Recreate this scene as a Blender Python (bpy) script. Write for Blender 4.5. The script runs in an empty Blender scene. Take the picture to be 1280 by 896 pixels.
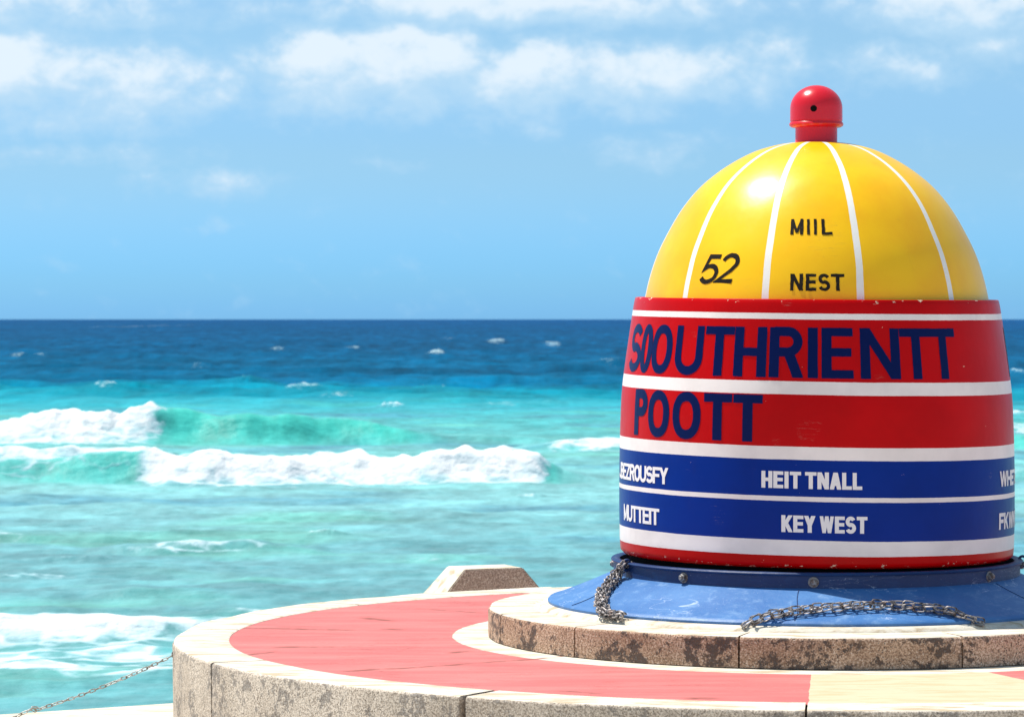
import bpy, bmesh, math, random
import numpy as np
from mathutils import Vector, Matrix, noise as mnoise

scene = bpy.context.scene
COL = scene.collection
R = math.radians

# ------------------------------------------------------------------ camera
CAM_Z = 1.527
F_PX = 4100.0                       # focal length in pixels of a 1280 px wide frame
cam = bpy.data.cameras.new('camera')
cam_o = bpy.data.objects.new('camera', cam)
COL.objects.link(cam_o)
cam.sensor_width = 36.0
cam.lens = F_PX / 1280 * 36.0
cam.clip_start = 0.1
cam.clip_end = 90000
cam_o.location = (0, 0, CAM_Z)
cam_o.rotation_euler = (R(90) - math.atan(49 / F_PX), 0, 0)
cam.dof.use_dof = True
cam.dof.focus_distance = 15.3
cam.dof.aperture_fstop = 8.0
scene.camera = cam_o

# ------------------------------------------------------------------ light
SUN = Vector((-0.385, 0.19, 0.90)).normalized()
SUN_EL = math.asin(SUN.z)
SUN_AZ = math.atan2(SUN.x, SUN.y)
sl = bpy.data.lights.new('sun', 'SUN')
sl.energy = 4.9
sl.angle = R(0.53)
sl.color = (1.0, 0.955, 0.88)
so = bpy.data.objects.new('sun', sl)
so.rotation_euler = SUN.to_track_quat('Z', 'Y').to_euler()
so.location = SUN * 50
COL.objects.link(so)

scene.view_settings.view_transform = 'Standard'
scene.view_settings.look = 'None'
scene.view_settings.gamma = 1
scene.view_settings.use_curve_mapping = False
scene.view_settings.exposure = 0.40


# ------------------------------------------------------------------ node helper
class NT:
    def __init__(s, tree):
        s.t = tree; s.n = tree.nodes; s.l = tree.links; s.n.clear()

    def node(s, kind, ins=None, **props):
        nd = s.n.new(kind)
        for k, v in props.items():
            setattr(nd, k, v)
        for k, v in (ins or {}).items():
            s.set(nd.inputs[k], v)
        return nd

    def set(s, sock, v):
        if isinstance(v, bpy.types.NodeSocket):
            s.l.new(v, sock)
        else:
            if isinstance(v, (tuple, list)) and len(v) == 3 and sock.type == 'RGBA':
                v = (*v, 1)
            sock.default_value = v

    def math(s, op, a, b=0.0, c=0.0, clamp=False):
        nd = s.node('ShaderNodeMath', {0: a, 1: b, 2: c}, operation=op, use_clamp=clamp)
        return nd.outputs[0]

    def vmath(s, op, a, b=(0, 0, 0), out=0):
        nd = s.node('ShaderNodeVectorMath', {0: a, 1: b}, operation=op)
        return nd.outputs[out]

    def noise(s, vec, scale=5, detail=4, rough=0.55, dist=0.0, out='Fac'):
        nd = s.node('ShaderNodeTexNoise', {'Vector': vec, 'Scale': scale, 'Detail': detail, 'Roughness': rough, 'Distortion': dist})
        return nd.outputs[out]

    def ramp(s, fac, lo, hi, a=0.0, b=1.0, smooth=True):
        nd = s.node('ShaderNodeMapRange', {'Value': fac, 'From Min': lo, 'From Max': hi, 'To Min': a, 'To Max': b},
                    interpolation_type='SMOOTHSTEP' if smooth else 'LINEAR')
        return nd.outputs[0]

    def mix(s, fac, a, b):
        nd = s.node('ShaderNodeMix', data_type='RGBA')
        s.set(nd.inputs['Factor'], fac)
        s.set(nd.inputs[6], a); s.set(nd.inputs[7], b)
        return nd.outputs[2]

    def mixf(s, fac, a, b):
        nd = s.node('ShaderNodeMix', data_type='FLOAT')
        s.set(nd.inputs['Factor'], fac)
        s.set(nd.inputs[2], a); s.set(nd.inputs[3], b)
        return nd.outputs[0]

    def obj(s):
        return s.node('ShaderNodeTexCoord').outputs['Object']

    def scale(s, vec, v):
        return s.vmath('MULTIPLY', vec, v)

    def attr(s, name):
        return s.node('ShaderNodeAttribute', attribute_name=name)

    def bump(s, h, strength=0.3, dist=0.01, normal=None):
        ins = {'Height': h, 'Strength': strength, 'Distance': dist}
        if normal is not None:
            ins['Normal'] = normal
        return s.node('ShaderNodeBump', ins).outputs[0]

    def out(s, color, rough=0.5, normal=None, spec=0.5, metallic=0.0, ior=1.5, coat=0.0, coat_rough=0.1):
        ins = {'Base Color': color, 'Roughness': rough, 'Specular IOR Level': spec, 'Metallic': metallic, 'IOR': ior,
               'Coat Weight': coat, 'Coat Roughness': coat_rough}
        if normal is not None:
            ins['Normal'] = normal
        p = s.node('ShaderNodeBsdfPrincipled', ins)
        o = s.node('ShaderNodeOutputMaterial')
        s.l.new(p.outputs[0], o.inputs[0])
        return p


def material(name):
    m = bpy.data.materials.new(name)
    m.use_nodes = True
    return m, NT(m.node_tree)


# ------------------------------------------------------------------ sky
world = bpy.data.worlds.new('World')
scene.world = world
world.use_nodes = True
w = NT(world.node_tree)
sky = w.node('ShaderNodeTexSky', sky_type='NISHITA', sun_disc=False, sun_elevation=SUN_EL, sun_rotation=SUN_AZ,
             air_density=1.0, dust_density=0.4, ozone_density=1.6)
wdir = w.node('ShaderNodeTexCoord').outputs['Generated']
sep = w.node('ShaderNodeSeparateXYZ', {0: wdir})
# azimuth and elevation in degrees
az = w.math('MULTIPLY', w.math('ARCTAN2', sep.outputs[0], sep.outputs[1]), 57.2958)
el = w.math('MULTIPLY', w.math('ARCSINE', sep.outputs[2]), 57.2958)
P = w.node('ShaderNodeCombineXYZ', {0: az, 1: el, 2: 0.0}).outputs[0]
# the clear air near the sea horizon is a clean azure here
tr = w.node('ShaderNodeValToRGB')
tr.color_ramp.interpolation = 'EASE'
stops = [(0, (.36, .95, 2.1)), (.7, (.38, .945, 1.93)), (3, (.56, .92, 1.43)), (5.2, (.716, 1.0, 1.30)), (10, (.9, 1.0, 1.15)), (30, (1, 1, 1))]
tr.color_ramp.elements[0].position = 0; tr.color_ramp.elements[0].color = (*stops[0][1], 1)
tr.color_ramp.elements[1].position = 1; tr.color_ramp.elements[1].color = (1, 1, 1, 1)
for e_, c_ in stops[1:-1]:
    q_ = tr.color_ramp.elements.new(e_ / 30); q_.color = (*c_, 1)
w.set(tr.inputs[0], w.ramp(el, 0, 30, 0, 1, smooth=False))
tint2 = tr.outputs[0]
skyc = w.node('ShaderNodeMix', data_type='RGBA', blend_type='MULTIPLY')
w.set(skyc.inputs[0], 1.0); w.set(skyc.inputs[6], sky.outputs[0]); w.set(skyc.inputs[7], tint2)
skyc = skyc.outputs[2]


def D2(x, y):                        # a cloud's place as azimuth / elevation in degrees
    return ((x - 640) / 71.56, (399 - y) / 71.56)


CLOUDS = [  # centre, half sizes (in the same 1/71.56 degree units), weight
    (20, 95, 150, 66, 1.15), (165, 110, 180, 64, .92), (100, 150, 150, 34, .75), (60, 15, 280, 40, .82),
    (415, 90, 125, 66, 1.12), (520, 82, 140, 66, 1.18), (700, 98, 270, 56, 1.08), (820, 92, 170, 50, 1.0), (640, 10, 360, 34, 1.10),
    (850, 75, 110, 40, .6), (960, 85, 75, 55, .74), (1190, 15, 170, 50, .95), (1120, 85, 130, 38, .66),
    (1250, 60, 90, 40, .7), (275, 225, 110, 26, .5), (640, 155, 75, 30, .52), (815, 185, 100, 26, .50),
    (260, 280, 45, 14, .46), (100, 195, 190, 18, .5), (390, 130, 80, 40, .6), (500, 205, 60, 14, .42),
    (-180, 60, 200, 60, .9), (1500, 90, 200, 60, .9),
]
msum = None
under = None
warp = w.noise(w.scale(P, (1.0, 1.6, 1)), 0.9, 3, 0.55, out='Color')
Pw = w.vmath('ADD', P, w.vmath('MULTIPLY', w.vmath('SUBTRACT', warp, (0.5, 0.5, 0.5)), (1.3, 0.7, 0)))
for (cx, cy, a, b, wt) in CLOUDS:
    px, py = D2(cx, cy)
    d = w.vmath('MULTIPLY', w.vmath('SUBTRACT', Pw, (px, py, 0)), (71.56 / a, 71.56 / b, 0))
    ln = w.vmath('LENGTH', d, out='Value')
    v = w.ramp(ln, 0.15, 1.45, wt, 0.0)
    msum = v if msum is None else w.math('MAXIMUM', msum, v)
    dy = w.node('ShaderNodeSeparateXYZ', {0: d}).outputs[1]
    sh = w.math('MULTIPLY', w.ramp(dy, -0.9, 0.5, 1.0, 0.0), v)
    under = sh if under is None else w.math('MAXIMUM', under, sh)
hi = w.math('MULTIPLY', w.ramp(el, 6.0, 12.0), 0.45)          # scattered cloud over the rest of the sky
msum = w.math('MAXIMUM', msum, hi)
n1 = w.noise(w.scale(P, (1.0, 1.35, 1)), 1.3, 9, 0.60, 0.2)
n2 = w.noise(w.scale(P, (1.0, 1.7, 1)), 0.45, 3, 0.5)
dens = w.math('ADD', w.math('MULTIPLY', w.math('SUBTRACT', n1, 0.5), 1.6), msum)
dens = w.math('ADD', dens, w.math('MULTIPLY', w.math('SUBTRACT', n2, 0.5), 0.5))
cov = w.ramp(dens, 0.06, 1.02)
# self shading of the clouds: bright where thick and facing up, grey-blue beneath
lit = w.ramp(w.math('SUBTRACT', dens, w.math('MULTIPLY', under, 0.72)), 0.35, 1.05)
cc = w.mix(lit, (4.9, 7.1, 9.0), (8.1, 9.0, 9.7))
skyf = w.mix(w.math('MULTIPLY', cov, 0.86), skyc, cc)
bg = w.node('ShaderNodeBackground', {'Color': skyf, 'Strength': 0.08})
wo = w.node('ShaderNodeOutputWorld')
w.l.new(bg.outputs[0], wo.inputs[0])


# ------------------------------------------------------------------ object helpers
def tag(o, label=None, cat=None, group=None, kind=None):
    if label: o['label'] = label
    if cat: o['category'] = cat
    if group: o['group'] = group
    if kind: o['kind'] = kind
    return o


def empty(name, loc=(0, 0, 0)):
    o = bpy.data.objects.new(name, None)
    o.location = loc
    o.empty_display_size = 0.2
    COL.objects.link(o)
    return o


def mesh_obj(name, bm, mats, parent=None, smooth=None, loc=None):
    me = bpy.data.meshes.new(name)
    bm.normal_update()
    bm.to_mesh(me); bm.free()
    for m in (mats if isinstance(mats, (list, tuple)) else [mats]):
        me.materials.append(m)
    o = bpy.data.objects.new(name, me)
    COL.objects.link(o)
    if parent is not None: o.parent = parent
    if loc is not None: o.location = loc
    if smooth is not None:
        for p in me.polygons: p.use_smooth = True
        if smooth < 180:
            me.set_sharp_from_angle(angle=R(smooth))
    return o


def lathe(bm, prof, n=160, shear=None, pz=True, a0=0.0, a1=2 * math.pi):
    """prof: list of (radius, z) from bottom to top; angle 0 faces the camera (-Y), positive to +X"""
    lay = bm.verts.layers.float.get('pz') or bm.verts.layers.float.new('pz')
    rings = []
    full = abs(a1 - a0 - 2 * math.pi) < 1e-6
    cnt = n if full else n + 1
    for (r, z) in prof:
        ring = []
        if r < 1e-6:
            v = bm.verts.new((0, 0, z)); v[lay] = z
            ring = [v] * cnt
        else:
            for i in range(cnt):
                a = a0 + (a1 - a0) * i / n
                x, y = r * math.sin(a), -r * math.cos(a)
                zz = z + (shear(x, y, z) if shear else 0)
                v = bm.verts.new((x, y, zz)); v[lay] = z
                ring.append(v)
        rings.append(ring)
    for k in range(len(rings) - 1):
        A, B = rings[k], rings[k + 1]
        for i in range(n):
            j = (i + 1) % cnt
            vs = []
            for v in (A[i], A[j], B[j], B[i]):
                if v not in vs: vs.append(v)
            if len(vs) >= 3:
                try: bm.faces.new(vs)
                except ValueError: pass


def smooth_profile(pts, n=120):
    """dense Catmull-Rom through (z, r) points sorted by z"""
    z = np.array([p[0] for p in pts], float); r = np.array([p[1] for p in pts], float)
    m = np.gradient(r, z)
    zz = np.linspace(z[0], z[-1], n)
    out = []
    for q in zz:
        i = min(max(np.searchsorted(z, q) - 1, 0), len(z) - 2)
        h = z[i + 1] - z[i]; t = (q - z[i]) / h
        out.append((2 * t**3 - 3 * t**2 + 1) * r[i] + (t**3 - 2 * t**2 + t) * h * m[i]
                   + (-2 * t**3 + 3 * t**2) * r[i + 1] + (t**3 - t**2) * h * m[i + 1])
    return zz, np.array(out)


# ------------------------------------------------------------------ numpy noise for the sea
rng = np.random.RandomState(7)
PERM = rng.permutation(512)
GA = rng.rand(512) * 2 * np.pi
GX, GY = np.cos(GA), np.sin(GA)


def pn(x, y):
    xi = np.floor(x).astype(np.int64); yi = np.floor(y).astype(np.int64)
    fx = x - xi; fy = y - yi
    u = fx * fx * fx * (fx * (fx * 6 - 15) + 10); v = fy * fy * fy * (fy * (fy * 6 - 15) + 10)

    def g(ix, iy, dx, dy):
        h = PERM[(PERM[ix & 511] + iy) & 511]
        return GX[h] * dx + GY[h] * dy
    a = g(xi, yi, fx, fy); b = g(xi + 1, yi, fx - 1, fy)
    c = g(xi, yi + 1, fx, fy - 1); d = g(xi + 1, yi + 1, fx - 1, fy - 1)
    return (a + u * (b - a)) * (1 - v) + (c + u * (d - c)) * v * 1.0


def fbm(x, y, oct=4, rough=0.5):
    s = 0; amp = 1
    for k in range(oct):
        s = s + amp * pn(x * 2**k + 17.3 * k, y * 2**k - 9.1 * k)
        amp *= rough
    return s


def sst(x, a, b):
    t = np.clip((x - a) / (b - a), 0, 1)
    return t * t * (3 - 2 * t)


# ------------------------------------------------------------------ sea
SEA_Z = -2.0
H = CAM_Z - SEA_Z
K = F_PX * H


def depth_of(ypx): return K / (ypx - 399.0)


def build_sea():
    rows = []
    d = 7.0
    while d < 40000:
        px = 0.34 * d * d / K
        step = max(0.10, px) if d > 18 else 0.5
        step = min(step, d * 0.2)
        rows.append(d); d += step
    rows = np.array(rows + [60000.0])
    tc = np.linspace(-0.19, 0.19, 960)
    edge = 0.19 + np.cumsum(np.geomspace(0.0006, 0.5, 48))
    t = np.concatenate([-edge[::-1], tc, edge])
    T, Y = np.meshgrid(t, rows)
    X = T * Y
    shp = X.shape
    px = 640 + F_PX * T                          # only used to read where a wave sits along its crest
    chop_far = sst(Y, 110, 170)
    h = 0.10 * fbm(X / 9 + 3, Y / 2.6, 3) + 0.045 * fbm(X / 2.2, Y / .8, 3)
    h += 0.030 * fbm(X / .75 + 9, Y / .55 + 2, 3, .55) * sst(-Y, -140, -60) + .05 * fbm(X / 1.6 + 19, Y / 1.1 + 2, 3, .5)
    h *= 1 - chop_far
    farfade = 1 - sst(Y, 2500, 9000)
    h += chop_far * farfade * 1.3 * (0.42 * fbm(X / 14, Y / 9, 4, .55) + 0.20 * fbm(X / 5 + 31, Y / 4, 3, .6))
    # rounded crests: sharpen a little
    foam = np.zeros(shp); face = np.zeros(shp)

    def breaker(ybase, amp_pts, foam_pts, wf, wb, curve=0.0, trail=0.0, seed=0.0, drift=()):
        """amp_pts / foam_pts: (x along the crest in metres at its depth, value)"""
        nonlocal h, foam, face
        D0 = depth_of(ybase)
        xs = X
        toX = lambda p: (p - 640) / F_PX * D0
        a = np.interp(xs, [toX(p) for p, _ in amp_pts], [v for _, v in amp_pts])
        f = np.interp(xs, [toX(p) for p, _ in foam_pts], [v for _, v in foam_pts])
        off = np.interp(xs, [toX(p) for p, _ in drift], [v for _, v in drift]) if drift else 0.0
        yc = D0 + wf * 1.2 + off + curve * fbm(xs / 6 + seed, xs * 0 + seed, 2) + 0.8 * fbm(xs / 3.4 + seed, xs * 0 + 4.2, 2)
        s = Y - yc
        a = a * (.90 + 0.34 * fbm(xs / 2.4 + seed, xs * 0 + 1.7, 3, .45) + 0.10 * pn(xs / .6, xs * 0 + seed))
        prof = np.where(s < 0, np.exp(-(s / wf)**2 * 1.6), np.exp(-(s / wb)**2))
        rough = 1 + f * 0.30 * fbm(xs / .9 + seed, Y / .6, 3, .5)
        h = h + a * prof * rough
        front = np.exp(-(np.where(s < 0, s / (wf * 1.5), s / (wb * .45)))**2)
        live = sst(a, 0.04, 0.25)
        foam = np.maximum(foam, f * front * live * 1.25)
        face = np.maximum(face, (1 - np.clip(f, 0, 1)) * np.where(s < .3, np.exp(-((s + .3) / (wf * 1.3))**2), 0) * sst(a, .12, .5))
        if trail:
            tr = np.exp(-(np.where(s < 0, s / (wf * 3.2), s / (wb * 2.2)))**2)
            foam = np.maximum(foam, trail * f * tr * live)

    # far left breaker and the green swell that runs on from it
    breaker(555, [(-260, 1.0), (0, .66), (60, .85), (130, 1.02), (190, 1.0), (260, .85), (450, .70), (560, .3), (700, .12), (900, .1), (1300, .55), (1700, .9)],
            [(-260, 1.1), (0, 1.15), (130, 1.15), (175, .95), (200, .35), (218, .0), (500, .0), (1000, 0), (1350, .7), (1700, 1)],
            .9, 3.2, .5, .35, 3.1)
    # main breaker: green shoulder at the left, long white roller
    breaker(604, [(-300, .45), (0, .55), (80, .62), (190, .60), (300, .54), (400, .60), (520, .68), (630, .76), (675, .62), (705, .26), (760, .12), (1000, .10), (1600, .5)],
            [(-300, .3), (0, .45), (70, .30), (165, .26), (190, 1.2), (400, 1.25), (640, 1.2), (672, .95), (692, .2), (1000, 0), (1600, .6)],
            .65, 2.2, .55, .40, 8.4)
    # crest foam over the green shoulder
    breaker(578, [(-300, .3), (0, .32), (90, .42), (180, .45), (210, .3), (235, 0.0), (900, 0)],
            [(-300, .7), (0, .75), (100, .9), (190, 1.0), (215, .3), (235, 0)],
            .5, 1.4, .4, .15, 5.7)
    breaker(563, [(640, 0.0), (690, .22), (740, .42), (775, .45), (900, .40), (1260, .42), (1300, .4), (1700, .3)],
            [(640, 0), (690, .6), (740, .85), (860, .8), (960, .2), (1240, .0), (1700, .7)], .7, 2.4, .5, .3, 15.2)
    # small ones
    breaker(694, [(100, .0), (150, .16), (240, .24), (320, .20), (370, .1), (420, 0)], [(100, 0), (150, .5), (230, .62), (320, .55), (350, .1)],
            .35, .9, .3, .3, 21.0)
    breaker(676, [(-60, .2), (10, .16), (130, .10), (170, 0)], [(-60, .9), (15, .75), (40, .2), (170, .0)], .35, 1.0, .3, .2, 27.5)
    # near shore break at the left
    breaker(806, [(-200, .30), (0, .30), (120, .32), (220, .26), (330, .2), (480, .16), (640, .1)],
            [(-200, .95), (0, .9), (60, 1.05), (150, .92), (230, .8), (300, .6), (480, .4), (640, .3)], .45, .8, .25, .55, 33.3)
    breaker(752, [(100, 0), (160, .08), (330, .10), (420, .06), (700, .05)], [(100, 0), (200, .55), (330, .65), (420, .5), (700, .4)], .3, .8, .3, .3, 38.0)
    # small white caps: (x px, y px, half width m, foam, height)
    caps = [(143, 491, 1.3, 1.15, .34), (375, 488, 3.6, .62, .22), (420, 495, 2.0, .5, .12), (540, 486, 2.2, .6, .2), (490, 509, .8, .9, .2),
            (620, 428, 3.0, .9, .4), (545, 444, 1.8, .9, .4), (440, 438, 2.0, .6, .3), (690, 432, 2.5, .8, .35), (190, 408, 9, .7, .4),
            (34, 447, 2.0, .7, .3), (345, 440, 3.0, .5, .3), (760, 456, 2.0, .6, .3), (560, 424, 4.0, .45, .3), (250, 462, 2.5, .4, .3),
            (406, 670, .35, .85, .07), (660, 621, .4, .7, .06), (625, 507, 2.2, .5, .1), (690, 505, 1.5, .4, .1), (735, 671, .7, .6, .06),
            (40, 722, .8, .8, .08), (310, 480, 1.2, .4, .2), (1274, 520, 1.5, .9, .2), (1272, 470, 1.5, .6, .2),
            (185, 846, .5, .8, .05), (300, 770, .9, .6, .05), (440, 726, .8, .5, .04), (100, 700, .8, .5, .05), (520, 700, .9, .5, .04)]
    for (cx, cy, hw, fv, hh) in caps:
        d0 = depth_of(cy); x0 = (cx - 640) / F_PX * d0
        wy = max(.25, 2.2 * d0 * d0 / K)
        hw *= .55 if d0 > 160 else .75
        near = np.abs(Y[:, 0] - d0) < 5 * wy
        Xs = X[near]; Ys = Y[near]
        q = np.exp(-((Xs - x0) / hw)**2 - ((Ys - d0) / wy)**2) * (1 + .5 * pn(Xs / (hw * .3), Ys * 0 + cx))
        foam[near] = np.maximum(foam[near], q * fv * .72)
        h[near] += hh * q
    # lacy residual foam, denser inshore and behind the breakers
    lace = sst(fbm(X / 5.5 + 8, Y / 2.8 + 2, 4), .10, .8)
    zone = np.exp(-((Y - depth_of(820)) / 5.5)**2) * 1.05 * (1 - sst(px, 260, 620) * .8) + np.exp(-((Y - 66) / 7)**2) * .30 \
        + np.exp(-((Y - 50) / 5)**2) * .35 + .06 * (1 - sst(Y, 60, 100))
    foam = np.maximum(foam, lace * zone * 1.0)
    nearshore = np.exp(-((Y - depth_of(822)) / 2.2)**2) * (1 - sst(px, 120, 420))
    foam = np.maximum(foam, nearshore * (.66 + .8 * fbm(X / 1.2, Y / .8 + 3, 3)))
    fars = sst(fbm(X / 16 + 50, Y / 14, 3, .6), .62, .95) * chop_far * (1 - sst(Y, 500, 1500)) * .5
    foam = np.maximum(foam, fars)

    # ---- water colour from the sea bed: pale sand inshore, deep blue outside the bar
    ypx = 399 + K / Y
    bands = [(399, (.012, .115, .285)), (412, (.007, .115, .25)), (440, (.006, .135, .26)), (468, (.004, .17, .29)), (483, (.003, .21, .34)),
             (494, (.005, .40, .46)), (520, (.030, .50, .48)), (548, (.075, .50, .46)), (570, (.14, .58, .53)), (620, (.20, .60, .57)), (680, (.13, .47, .47)),
             (740, (.12, .44, .44)), (800, (.09, .43, .41)), (900, (.11, .43, .43)), (1200, (.2, .5, .45)), (4000, (.25, .5, .44))]
    yy = ypx + (8 * fbm((X + Y * .4) / 50 + 5, (Y - X * .4) / 50, 3) + 4 * fbm((X + Y * .3) / 9 + 1, (Y - X * .3) / 12 + 9, 3)) * sst(ypx, 401, 470) * (1 - sst(ypx, 540, 600) * .0)
    yy += np.where(ypx < 560, (px - 640) / 640 * -4.0, 0)
    C = np.stack([np.interp(yy, [b[0] for b in bands], [b[1][k] for b in bands]) for k in range(3)], -1)
    # patches of seagrass, reef and sand
    patch = fbm(X / 11 + 70, Y / 5.5 + 4, 4, .55)
    pm = sst(patch, .12, .62) * (1 - chop_far) * .75
    dark = np.array([.05, .33, .42])
    C = C * (1 - pm[..., None]) + dark * pm[..., None]
    pm2 = sst(-patch, .15, .6) * (1 - chop_far) * .55
    green = np.array([.13, .60, .42])
    C = C * (1 - pm2[..., None]) + green * pm2[..., None]
    streak = fbm((X * .9 + Y * .35) / 24 + 11, (Y * .9 - X * .3) / 21, 4, .6)
    C *= (1 + chop_far * .28 * np.tanh(streak * 1.5))[..., None]
    # wind-blown patches, broad across the view
    st2 = fbm(X / 3.2 + 40, Y / 1.6 + 8, 4, .6)
    C *= (1 + (1 - chop_far) * .30 * np.clip(st2, -.8, .6))[..., None]
    C *= np.array([.70, .635, .68])
    C *= (1 - chop_far * .46)[..., None]
    C += (1 - chop_far)[..., None] * np.array([.016, .0, .006])
    C *= 1 - chop_far[..., None] * np.array([.75, -.38, -.55])
    C = C * (1 - face[..., None]) + np.array([.05, .42, .36]) * face[..., None]

    Z = SEA_Z + h
    nr, nc = shp
    V = np.stack([X, Y, Z], -1).reshape(-1, 3).astype(np.float32)
    idx = np.arange(nr * nc).reshape(nr, nc)
    Fq = np.stack([idx[:-1, :-1], idx[:-1, 1:], idx[1:, 1:], idx[1:, :-1]], -1).reshape(-1, 4).astype(np.int32)
    me = bpy.data.meshes.new('sea')
    me.vertices.add(len(V)); me.vertices.foreach_set('co', V.ravel())
    me.loops.add(Fq.size); me.loops.foreach_set('vertex_index', Fq.ravel())
    me.polygons.add(len(Fq))
    me.polygons.foreach_set('loop_start', np.arange(0, Fq.size, 4, dtype=np.int32))
    me.polygons.foreach_set('use_smooth', np.ones(len(Fq), dtype=bool))
    me.update()
    at = me.attributes.new('foam', 'FLOAT', 'POINT'); at.data.foreach_set('value', np.clip(foam, 0, 1.5).ravel().astype(np.float32))
    ac = me.attributes.new('seabed', 'FLOAT_COLOR', 'POINT')
    ac.data.foreach_set('color', np.concatenate([C, np.ones(shp + (1,))], -1).ravel().astype(np.float32))
    o = bpy.data.objects.new('sea', me); COL.objects.link(o)
    m, n = material('sea_water')
    co = n.obj()
    fo = n.attr('foam').outputs['Fac']; cb = n.attr('seabed').outputs['Color']
    f1 = n.noise(n.scale(co, (1, 1.6, 1.6)), 1.6, 7, .62, .6)
    f2 = n.node('ShaderNodeTexVoronoi', {'Vector': n.vmath('ADD', n.scale(co, (1, 1.5, 1)), n.scale(n.noise(co, 1.2, 3, .5, out='Color'), (.9, .9, .9))), 'Scale': 1.5},
                feature='DISTANCE_TO_EDGE').outputs[0]
    lacey = n.ramp(f2, 0.0, 0.22, 0.34, 0.0)
    mask = n.math('ADD', n.math('ADD', fo, n.math('MULTIPLY', n.math('SUBTRACT', f1, .5), 1.6)), n.math('MULTIPLY', lacey, n.ramp(fo, .1, .45)))
    fm = n.ramp(mask, 0.42, 0.98)
    fm = n.math('MULTIPLY', fm, n.ramp(fo, .07, .26))
    foamc = n.mix(n.ramp(mask, .60, 1.55), (.34, .52, .56), (.70, .71, .71))
    c = n.mix(fm, cb, foamc)
    rip = n.noise(n.scale(co, (.8, 1.7, 1)), 2.4, 5, .6)
    rip2 = n.noise(n.scale(co, (.5, 1.0, 1)), .35, 4, .6)
    b = n.bump(rip, .55, .10)
    b = n.bump(rip2, .5, .6, b)
    b = n.bump(n.math('MULTIPLY', n.math('SUBTRACT', n.noise(co, 2.6, 4, .5), .5), fm), .45, .22, b)
    # sun-lit body of the water plus a sky reflection held down by the steep little facets of a windy sea
    v1 = n.noise(n.scale(co, (.9, .55, 1)), .9, 5, .66)
    v2 = n.noise(n.scale(co, (1.0, .40, 1)), 2.6, 4, .62)
    var = n.math('ADD', n.math('MULTIPLY', v1, .55), n.math('MULTIPLY', v2, .45))
    far = n.ramp(n.node('ShaderNodeSeparateXYZ', {0: co}).outputs[1], 110, 170)
    chopv = n.noise(n.scale(co, (.50, .075, 0)), 1.0, 4, .7)
    chopw = n.noise(n.scale(co, (.12, .02, 0)), 1.0, 4, .65)
    chop = n.math('MULTIPLY', n.ramp(chopv, .20, .82, .40, 1.65, smooth=False), n.ramp(chopw, .2, .9, .78, 1.25, smooth=False))
    hsv = n.node('ShaderNodeHueSaturation', {'Value': n.mixf(fm, n.mixf(far, n.ramp(var, .34, .66, .72, 1.18), chop), 1.0), 'Color': c})
    dif = n.node('ShaderNodeBsdfDiffuse', {'Color': hsv.outputs[0], 'Normal': b})
    glo = n.node('ShaderNodeBsdfGlossy', {'Color': (1, 1, 1), 'Roughness': n.mixf(far, .42, .20), 'Normal': b})
    fr = n.node('ShaderNodeFresnel', {'IOR': 1.33, 'Normal': b}).outputs[0]
    fac = n.math('MULTIPLY', n.math('MULTIPLY', n.math('MINIMUM', fr, .5), n.mixf(far, .22, .11)), n.math('SUBTRACT', 1.0, fm))
    ms = n.node('ShaderNodeMixShader', {0: fac, 1: dif.outputs[0], 2: glo.outputs[0]})
    mo = n.node('ShaderNodeOutputMaterial')
    n.l.new(ms.outputs[0], mo.inputs[0])
    me.materials.append(m)
    tag(o, 'turquoise sea with breaking white waves, turning deep blue towards the horizon', kind='structure')


build_sea()


# ------------------------------------------------------------------ masonry materials
CX, CY = 1.473, 15.89            # axis of the platform and the marker
def concrete(name, base, dark, stain=(.06, .055, .055), stain_amt=.55, streak=.35, pit=1.0, sc=1.0, thr=.56):
    m, n = material(name)
    co = n.obj()
    big = n.noise(co, 1.6 * sc, 4, .6)
    c = n.mix(n.ramp(big, .35, .68), dark, base)
    vs = n.noise(n.scale(co, (9, 9, .7)), 1.6, 4, .6)                 # vertical run marks
    c = n.mix(n.math('MULTIPLY', n.ramp(vs, .50, .72), streak), c, dark)
    st = n.noise(co, 4.6 * sc, 5, .62, .3)
    st2 = n.noise(co, 38, 3, .7)
    st3 = n.noise(co, 14 * sc, 4, .65)
    sm = n.ramp(n.math('ADD', n.math('ADD', st, n.math('MULTIPLY', n.math('SUBTRACT', st2, .5), .6)), n.math('MULTIPLY', n.math('SUBTRACT', st3, .5), .5)), thr, thr + .09)
    c = n.mix(n.math('MULTIPLY', sm, stain_amt), c, stain)
    gr = n.noise(co, 130, 3, .7)
    c = n.mix(n.ramp(gr, .38, .56, .75, 0), c, (dark[0] * .35, dark[1] * .33, dark[2] * .32))
    c = n.mix(n.math('MULTIPLY', n.ramp(gr, .54, .68, 0, .55), n.math('SUBTRACT', 1.0, n.math('MULTIPLY', sm, .8))), c, (.85, .76, .64))
    vo = n.node('ShaderNodeTexVoronoi', {'Vector': co, 'Scale': 75.0, 'Randomness': 1.0})
    pitm = n.ramp(vo.outputs['Distance'], .12, .34, 1, 0)
    keep = n.ramp(n.noise(co, 9, 3, .6), .42, .60)
    pitm = n.math('MULTIPLY', pitm, keep)
    c = n.mix(n.math('MULTIPLY', pitm, .65 * pit), c, (.07, .055, .045))
    hgt = n.math('ADD', n.math('MULTIPLY', gr, .5), n.math('MULTIPLY', pitm, -.8 * pit))
    hgt = n.math('ADD', hgt, n.math('MULTIPLY', n.noise(co, 22, 4, .6), .7))
    n.out(c, .92, n.bump(hgt, .75, .006), spec=.2)
    return m


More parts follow.
